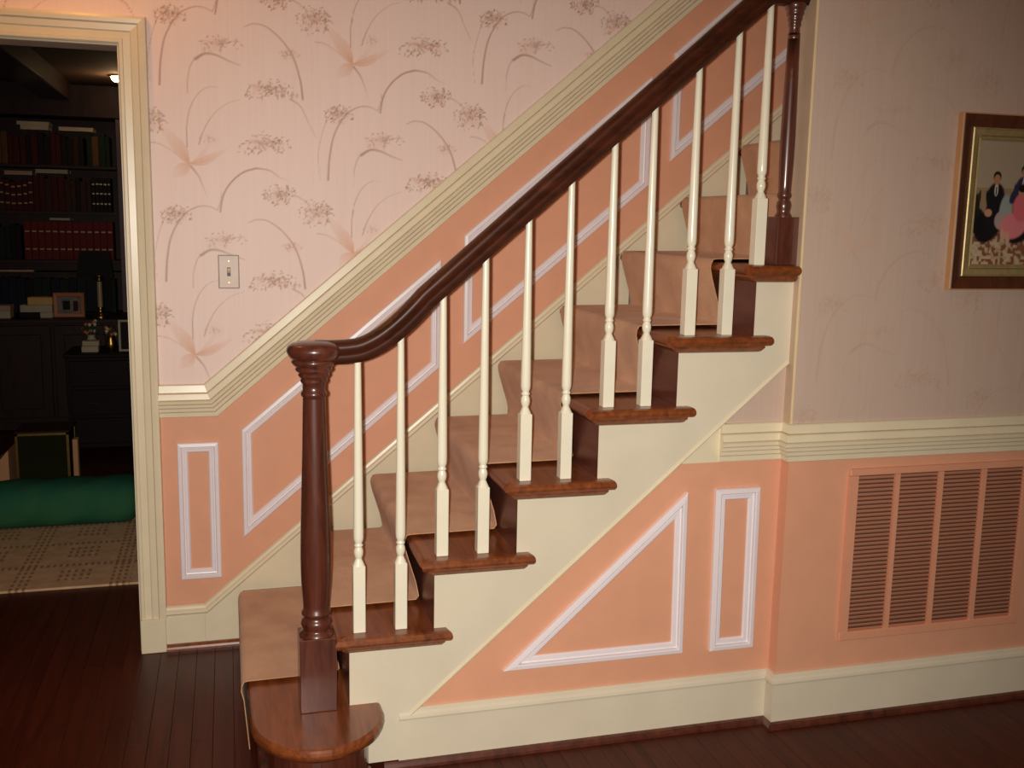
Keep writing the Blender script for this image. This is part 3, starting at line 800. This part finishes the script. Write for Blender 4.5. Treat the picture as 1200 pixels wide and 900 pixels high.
bm_cache = {}
def book_mats(name, c):
    if name not in bm_cache:
        bm_cache[name] = paint(name, c, .6, .15)
        bm_cache[name].node_tree.nodes['Principled BSDF'].inputs['Specular IOR Level'].default_value = .12
    return bm_cache[name]
M_page = paint('book page paper', srgb(150, 130, 100), .8)
def book(x0, w, h, dpt, z, yf, mat, label, group, bands=0, bandmat=None):
    e = thing('book', (x0+w/2, yf+dpt/2, z)); tag(e, label, 'book', group)
    c = MB().box(x0, x0+.003, yf+.003, yf+dpt, z, z+h).box(x0+w-.003, x0+w, yf+.003, yf+dpt, z, z+h).box(x0+.0005, x0+w-.0005, yf, yf+.005, z, z+h, .0015)
    build('cover', c, mat, e)
    build('pages', MB().box(x0+.003, x0+w-.003, yf+.006, yf+dpt-.003, z+.003, z+h-.004), M_page, e)
    if bands:
        for f in ((.26, .72) if bands == 2 else (.22, .52, .8)):
            build('spine_band', MB().box(x0+w*.18, x0+w*.82, yf-.0008, yf+.001, z+h*f, z+h*f+.009), bandmat, e)
    return e
dkc = [('dark red binding', srgb(68, 22, 18)), ('dark brown binding', srgb(58, 34, 22)), ('black binding', srgb(30, 21, 17)), ('dark green binding', srgb(28, 38, 24)), ('navy binding', srgb(28, 24, 38)), ('tan binding', srgb(92, 62, 36))]
M_gb = paint('gilt band', srgb(170, 130, 84), .4)
M_wb = paint('pale band', srgb(190, 176, 150), .4)
def row(xa, xb, z, hmean, cols_, label, group, bands=0, bm_=None, wr=(.028, .045), hv=.02):
    x = xa; made = []
    while x < xb-.02:
        w = rng.uniform(*wr); w = min(w, xb-x)
        nm, c = cols_[rng.randint(len(cols_))]
        nd = nm.replace(' binding', '').replace(' leather', '')
        e = book(x, w-.0015, hmean+rng.uniform(-hv, hv), rng.uniform(.14, .17), z, BF+.02+rng.uniform(0, .01), book_mats(nm, c), label, group, bands, bm_)
        made.append((e, nd)); x += w
    for k, (e, nd) in enumerate(made[::-1]):
        e['label'] = f"{nd} book, {ORD[k]} from the right {label}"
ORD = ['first', 'second', 'third', 'fourth', 'fifth', 'sixth', 'seventh', 'eighth', 'ninth', 'tenth', 'eleventh', 'twelfth', 'thirteenth', 'fourteenth', 'fifteenth', 'sixteenth', 'seventeenth']
row(-1.40, -1.17, 1.761, .205, [dkc[1], dkc[5], dkc[0]], 'in the left run of the top bookcase row', 'brown books at the left of the top bookcase row')
row(-1.17, -.75, 1.761, .20, dkc[:3], 'in the middle run of the top bookcase row', 'dark books in the middle of the top bookcase row')
row(-.75, -.60, 1.761, .215, [dkc[5], dkc[4], dkc[3]], 'in the top row by the bookcase end', 'tan and dark books at the right end of the top row')
row(-1.40, -1.10, 1.449, .21, [dkc[1], dkc[0]], 'in the gilt banded run of the second row', 'gilt banded books left in the second bookcase row', 1, M_gb)
row(-1.10, -.73, 1.449, .225, [dkc[2], dkc[0], dkc[1]], 'in the plain run of the second row', 'plain dark books in the second bookcase row')
row(-.73, -.60, 1.449, .23, [dkc[2]], 'in the pale banded set of the second row', 'black books with pale bands in the second row', 1, M_wb, (.022, .026), .003)
row(-1.40, -1.18, 1.116, .225, [dkc[2], dkc[3]], 'left of the red set in the third row', 'dark books left of the red set')
row(-1.175, -.60, 1.116, .262, [('red leather binding', srgb(98, 30, 28))], 'in the gilt dotted set of the third row', 'matching red volumes in the third bookcase row', 2, M_gb, (.044, .045), .001)
row(-1.40, -.60, .7455, .245, [dkc[2], dkc[3], dkc[4]], 'standing on the library counter', 'dark volumes on the library counter', 0, None, (.05, .06), .012)
M_pale = paint('pale paper stack', srgb(176, 158, 130), .7); M_pinkp = paint('pinkish paper stack', srgb(176, 134, 112), .7)
def lying(x0, x1, z0, z1, m, label, y=BF+.03, name='lying_book'):
    e = thing('book', ((x0+x1)/2, y+.08, z0)); tag(e, label, 'book')
    build('pages', MB().box(x0+.004, x1-.004, y+.002, y+.128, z0+.003, z1-.003), m, e)
    build('cover', MB().box(x0, x1, y, y+.13, z0, z0+.003).box(x0, x1, y, y+.13, z1-.003, z1).box(x0, x1, y+.126, y+.13, z0+.002, z1-.002), m, e)
lying(-1.165, -.985, 1.992, 2.022, M_pale, 'pale book lying on top of the top row, lower of the two stacked'); lying(-1.185, -.98, 2.0225, 2.045, M_pale, 'pale book lying topmost on the top row, left side')
lying(-.925, -.70, 1.992, 2.018, M_pale, 'pale book lying on the top row, near the spotlight side')
lying(-1.28, -1.10, 1.688, 1.715, M_pinkp, 'pinkish book lying on the second row, left'); lying(-1.085, -.875, 1.704, 1.730, M_pale, 'pale book lying on the middle of the second row')
lying(-1.01, -.875, 1.387, 1.402, M_pale, 'thin tan book lying on the red volumes')
tag(build('paper_strip', MB().box(-1.40, -1.12, 5.165, 5.30, 1.0325, 1.045, .002), M_pinkp), 'pinkish flat folder lying on the lowest shelf, left', 'folder')

# counter things
CT = .7455
pb = thing('paper_box', (-1.28, 4.86, CT)); tag(pb, 'cream box at the left end of the library counter', 'box')
build('body', MB().box(-1.40, -1.215, 4.80, 4.92, CT, CT+.05, .003), M_pale, pb); build('lid', MB().box(-1.403, -1.212, 4.797, 4.923, CT+.0505, CT+.085, .003), M_pinkp, pb)
tag(build('paper_stack', MB().box(-1.16, -.965, 4.83, 4.95, CT+.038, CT+.085, .002), M_pale), 'pale paper stack on the dark box on the counter', 'papers')
tag(build('dark_box', MB().box(-1.165, -1.04, 4.825, 4.95, CT, CT+.0375, .003).box(-1.0395, -.962, 4.825, 4.95, CT, CT+.0375, .003, mi=1), [M_black, M_pale]), 'dark and pale box under the paper stack', 'box')
tag(build('yellow_booklet', MB().box(-1.115, -.962, 4.84, 4.95, CT+.0855, CT+.135, .003), paint('yellow paper', srgb(204, 158, 92), .7)), 'yellowish booklets on top of the paper stack', 'booklet')
fr = thing('photo_frame', (-.865, 4.88, CT)); tag(fr, 'orange wooden photo frame standing on the library counter', 'picture frame')
FRM = paint('orange frame wood', srgb(168, 94, 54), .5)
build('frame', MB().sweep([(-.962, 4.88, CT), (-.768, 4.88, CT), (-.768, 4.88, CT+.165), (-.962, 4.88, CT+.165)], (0, -1, 0), [(0, 0), (0, .010), (.004, .014), (.024, .012), (.028, .008), (.028, 0)], closed=True), FRM, fr)
build('picture', MB().box(-.936, -.794, 4.876, 4.880, CT+.026, CT+.139), paint('small picture', srgb(110, 96, 84), .6, .6, .1, 30), fr)
build('dark_figure', MB().box(-.905, -.86, 4.8745, 4.876, CT+.05, CT+.11), M_black, fr); build('red_figure', MB().box(-.84, -.81, 4.8745, 4.876, CT+.04, CT+.11), book_mats('dark red binding', None), fr)
col_ = thing('brass_column_lamp', (-.668, 4.86, CT)); tag(col_, 'tall brass and white column on the library counter', 'candlestick')
c_ = (-.668, 4.86)
build('base', MB().lathe([(.045, CT), (.045, CT+.012), (.025, CT+.022), (.016, CT+.05), (.022, CT+.06), (.018, CT+.07)], *c_, 20), M_brass, col_)
build('shaft', MB().lathe([(.017, CT+.07), (.016, CT+.24)], *c_, 20), paint('column alabaster', srgb(170, 142, 104), .4), col_)
build('capital', MB().lathe([(.018, CT+.24), (.026, CT+.25), (.020, CT+.262), (.028, CT+.272), (.028, CT+.28)], *c_, 20), M_brass, col_)
cs = thing('dark_case', (-.70, 5.06, 1.0))
lap = MB().prism([(-.845, .995), (-.815, 1.178), (-.62, 1.178), (-.60, .995)], 1, 5.09, 5.14)
build('case_body', lap, M_black, cs)
build('stand', MB().box(-.74, -.70, 5.10, 5.13, CT, .995), M_black, cs); build('foot', MB().box(-.80, -.64, 5.06, 5.16, CT, CT+.012, .002), M_black, cs)
tag(cs, 'black sloped screen on a stand on the library counter', 'screen')

# chest at right, in front of the counter
ch = thing('side_chest', (-.5, 4.1, 0)); tag(ch, 'black chest in front of the library cabinet', 'chest')
build('top', MB().box(-.79, -.02, 3.98, 4.40, .585, .607, .004), M_black, ch)
build('body', MB().box(-.775, -.03, 4.0, 4.39, .03, .584, .003), M_black, ch)
for k in range(3):
    drw = build('drawer', MB().box(-.76, -.05, 3.988, 4.0, .06+k*.175, .215+k*.175, .003), M_black, ch)
    for xx in (-.62, -.2):
        build('pull', MB().box(xx-.03, xx+.03, 3.976, 3.988, .13+k*.175, .142+k*.175, .003), M_dark, drw)
tag(build('white_box', MB().box(-.695, -.60, 4.06, 4.14, .6075, .645, .003).box(-.690, -.595, 4.065, 4.14, .6455, .675, .003), M_pale), 'small white box before the flowers on the black chest', 'box')
def flowers(cx, cy, z, lab, hh, seed):
    r_ = np.random.RandomState(seed)
    e = thing('flower_vase', (cx, cy, z)); tag(e, lab, 'vase')
    build('vase', MB().lathe([(.022, z), (.032, z+.02), (.034, z+.05), (.020, z+.08), (.024, z+.09)], cx, cy, 16), M_pale if seed == 1 else M_brass, e)
    for k in range(16):
        a = r_.uniform(0, 6.28); q = r_.uniform(.01, .055); h = z+hh*r_.uniform(.6, 1)
        x_, y_ = cx+q*math.cos(a), cy+q*math.sin(a)
        build('flower', MB().lathe([(.002, h-.012), (.010, h-.004), (.012, h+.004), (.006, h+.010), (.001, h+.011)], x_, y_, 7), [fl_o, fl_w, fl_g][k % 3], e)
    s_ = MB()
    for k in range(10):
        a = r_.uniform(0, 6.28); q = r_.uniform(.01, .05); s_.sweep([(cx, cy, z+.085), (cx+q*math.cos(a), cy, z+hh*.9)], (0, -1, 0), [(0, 0), (.002, .001), (.002, -.001)])
    build('stems', s_, fl_g, e)
fl_o = paint('orange petal', srgb(196, 104, 52), .6); fl_w = paint('white petal', srgb(200, 190, 160), .6); fl_g = paint('dark leaf', srgb(52, 54, 34), .6)
flowers(-.655, 4.22, .6075, 'pale vase of orange and white flowers on the black chest', .175, 1)
flowers(-.535, 4.14, .6075, 'brass vase of orange flowers at the right on the black chest', .155, 2)
f2 = thing('photo_frame', (-.44, 4.10, .6075)); tag(f2, 'tall pale photo frame at the door end of the black chest', 'picture frame')
build('frame', MB().sweep([(-.485, 4.10, .6075), (-.385, 4.10, .6075), (-.385, 4.10, .80), (-.485, 4.10, .80)], (0, -1, 0), [(0, 0), (0, .012), (.012, .010), (.014, 0)], closed=True), M_pale, f2)
build('picture', MB().box(-.472, -.398, 4.094, 4.098, .62, .787), M_black, f2)

# glass and brass lantern box, peach box, green roll, rug
ln = thing('glass_lantern', (-.79, 3.25, 0)); tag(ln, 'dark glass box lantern with brass edges behind the green roll', 'lantern')
lx0, lx1, ly0, ly1, lz = -.925, -.665, 3.20, 3.44, .292
b = MB()
for a in (lx0, lx1-.012):
    for c in (ly0, ly1-.012): b.box(a, a+.012, c, c+.012, .0, lz)
build('brass_frame', b.box(lx0, lx1, ly0, ly0+.012, lz-.012, lz).box(lx0, lx1, ly1-.012, ly1, lz-.012, lz).box(lx0, lx1, ly0, ly0+.012, 0, .02), M_brass, ln)
build('top_plate', MB().box(lx0-.005, lx1+.005, ly0-.005, ly1+.005, lz+.001, lz+.012, .002), M_dark, ln)
tg = NT('dark lantern glass'); tg.b.inputs['Base Color'].default_value = srgb(60, 60, 34); tg.b.inputs['Roughness'].default_value = .06; tg.b.inputs['Transmission Weight'].default_value = .6
build('glass_pane', MB().box(lx0+.012, lx1-.012, ly0+.004, ly0+.007, .02, lz-.012), tg.m, ln)
build('glass_pane', MB().box(lx1-.007, lx1-.004, ly0+.012, ly1-.012, .02, lz-.012), M_black, ln)
build('glass_pane', MB().box(lx0+.004, lx0+.007, ly0+.012, ly1-.012, .02, lz-.012), tg.m, ln)
build('candle', MB().lathe([(.045, .001), (.045, .02), (.028, .022), (.028, .12), (.004, .124)], -.79, 3.33, 16), book_mats('dark red binding', None), ln)
M_peach = paint('cardboard', srgb(196, 140, 96), .7)
tag(build('cardboard_box', MB().prism([(-1.35, 0), (-.945, 0), (-.945, .225), (-.99, .17), (-1.05, .13), (-1.35, .05)], 1, 3.12, 3.40), M_peach), 'tan cardboard left of the glass lantern', 'box')
tag(build('wooden_post', MB().box(-.655, -.628, 3.24, 3.30, 0, .245, .003), M_peach), 'narrow pale upright board right of the glass lantern', 'board')
rg = build('area_rug', MB().box(-2.0, -.06, 1.58, 3.02, .0, .010, .002), None)
t = NT('cream grid rug'); tc = t.n('ShaderNodeTexCoord'); sp = t.n('ShaderNodeSeparateXYZ'); t.l(tc.outputs['Object'], sp.inputs[0])
def grid_line(inp, per, width, off):
    a = t.n('ShaderNodeMath', operation='ADD'); a.inputs[1].default_value = off+100*per; t.l(inp, a.inputs[0])
    m = t.n('ShaderNodeMath', operation='MODULO'); m.inputs[1].default_value = per; t.l(a.outputs[0], m.inputs[0])
    l = t.n('ShaderNodeMath', operation='LESS_THAN'); l.inputs[1].default_value = width; t.l(m.outputs[0], l.inputs[0]); return l.outputs[0]
def mul(a, b_, op='MULTIPLY'):
    m = t.n('ShaderNodeMath', operation=op); t.l(a, m.inputs[0]); t.l(b_, m.inputs[1]); return m.outputs[0]
lx = mul(grid_line(sp.outputs[0], .37, .075, .02), mul(grid_line(sp.outputs[0], .024, .011, 0), grid_line(sp.outputs[1], .045, .028, 0)))
ly = mul(grid_line(sp.outputs[1], .29, .03, .18), grid_line(sp.outputs[0], .024, .012, 0))
blk = mul(mul(grid_line(sp.outputs[0], .37, .13, .22), grid_line(sp.outputs[1], .29, .13, .06)), mul(grid_line(sp.outputs[0], .026, .012, 0), grid_line(sp.outputs[1], .05, .03, 0)))
allm = mul(mul(lx, ly, 'MAXIMUM'), blk, 'MAXIMUM')
no = t.n('ShaderNodeTexNoise', i_Scale=22.0); t.l(tc.outputs['Object'], no.inputs['Vector'])
base = t.ramp(no.outputs['Fac'], [(.3, srgb(200, 158, 120)), (.7, srgb(220, 180, 140))])
mx = t.n('ShaderNodeMix', data_type='RGBA'); t.l(allm, mx.inputs[0]); t.l(base, mx.inputs[6]); mx.inputs[7].default_value = srgb(160, 120, 88)
t.l(mx.outputs[2], t.b.inputs['Base Color']); t.b.inputs['Roughness'].default_value = .9
rg.data.materials.clear(); rg.data.materials.append(t.m)
tag(rg, 'cream patterned rug just inside the library door', 'rug')
# green roll
mb = MB(); ns_ = 26; prof_ = []
for k in range(ns_):
    a = 2*math.pi*k/ns_; ca, sa = math.cos(a), math.sin(a)
    prof_.append((2.47+.135*math.copysign(abs(ca)**.75, ca), .115+.104*math.copysign(abs(sa)**.8, sa)))
xs = np.linspace(-1.5, -.262, 34); vs = []
for xi, x_ in enumerate(xs):
    e_ = min(1, (min(x_+1.5, -.262-x_)+.02)/.06)**.4 if min(x_+1.5, -.262-x_) < .04 else 1
    for k, (yy, zz) in enumerate(prof_):
        w_ = .004*math.sin(xi*1.1+k)*(1 if zz > .03 else 0)
        vs.append((x_, 2.47+(yy-2.47)*e_+w_, .115+(zz-.115)*e_+w_))
fs = [(i*ns_+k, i*ns_+(k+1) % ns_, (i+1)*ns_+(k+1) % ns_, (i+1)*ns_+k) for i in range(33) for k in range(ns_)]
fs += [tuple(range(ns_)), tuple(range(33*ns_, 34*ns_))]
gm = NT('green felt cloth'); v_ = gm.coords(); n1 = gm.n('ShaderNodeTexNoise', i_Scale=5.0, i_Detail=4.0); gm.l(v_, n1.inputs['Vector'])
gm.l(gm.ramp(n1.outputs['Fac'], [(.3, srgb(26, 86, 72)), (.7, srgb(54, 100, 66))]), gm.b.inputs['Base Color']); gm.b.inputs['Roughness'].default_value = .85; gm.b.inputs['Specular IOR Level'].default_value = .1
n2 = gm.n('ShaderNodeTexNoise', i_Scale=300.0); gm.l(v_, n2.inputs['Vector']); gm.bump(n2.outputs['Fac'], .4, .003)
tag(build('bolster', mb.add(vs, fs, True), gm.m), 'long green cloth roll lying across the cream rug', 'bolster')
light('library_light', 'POINT', (-.49, 4.70, LZ-.12), 0.8, (1.0, .6, .3), .05)
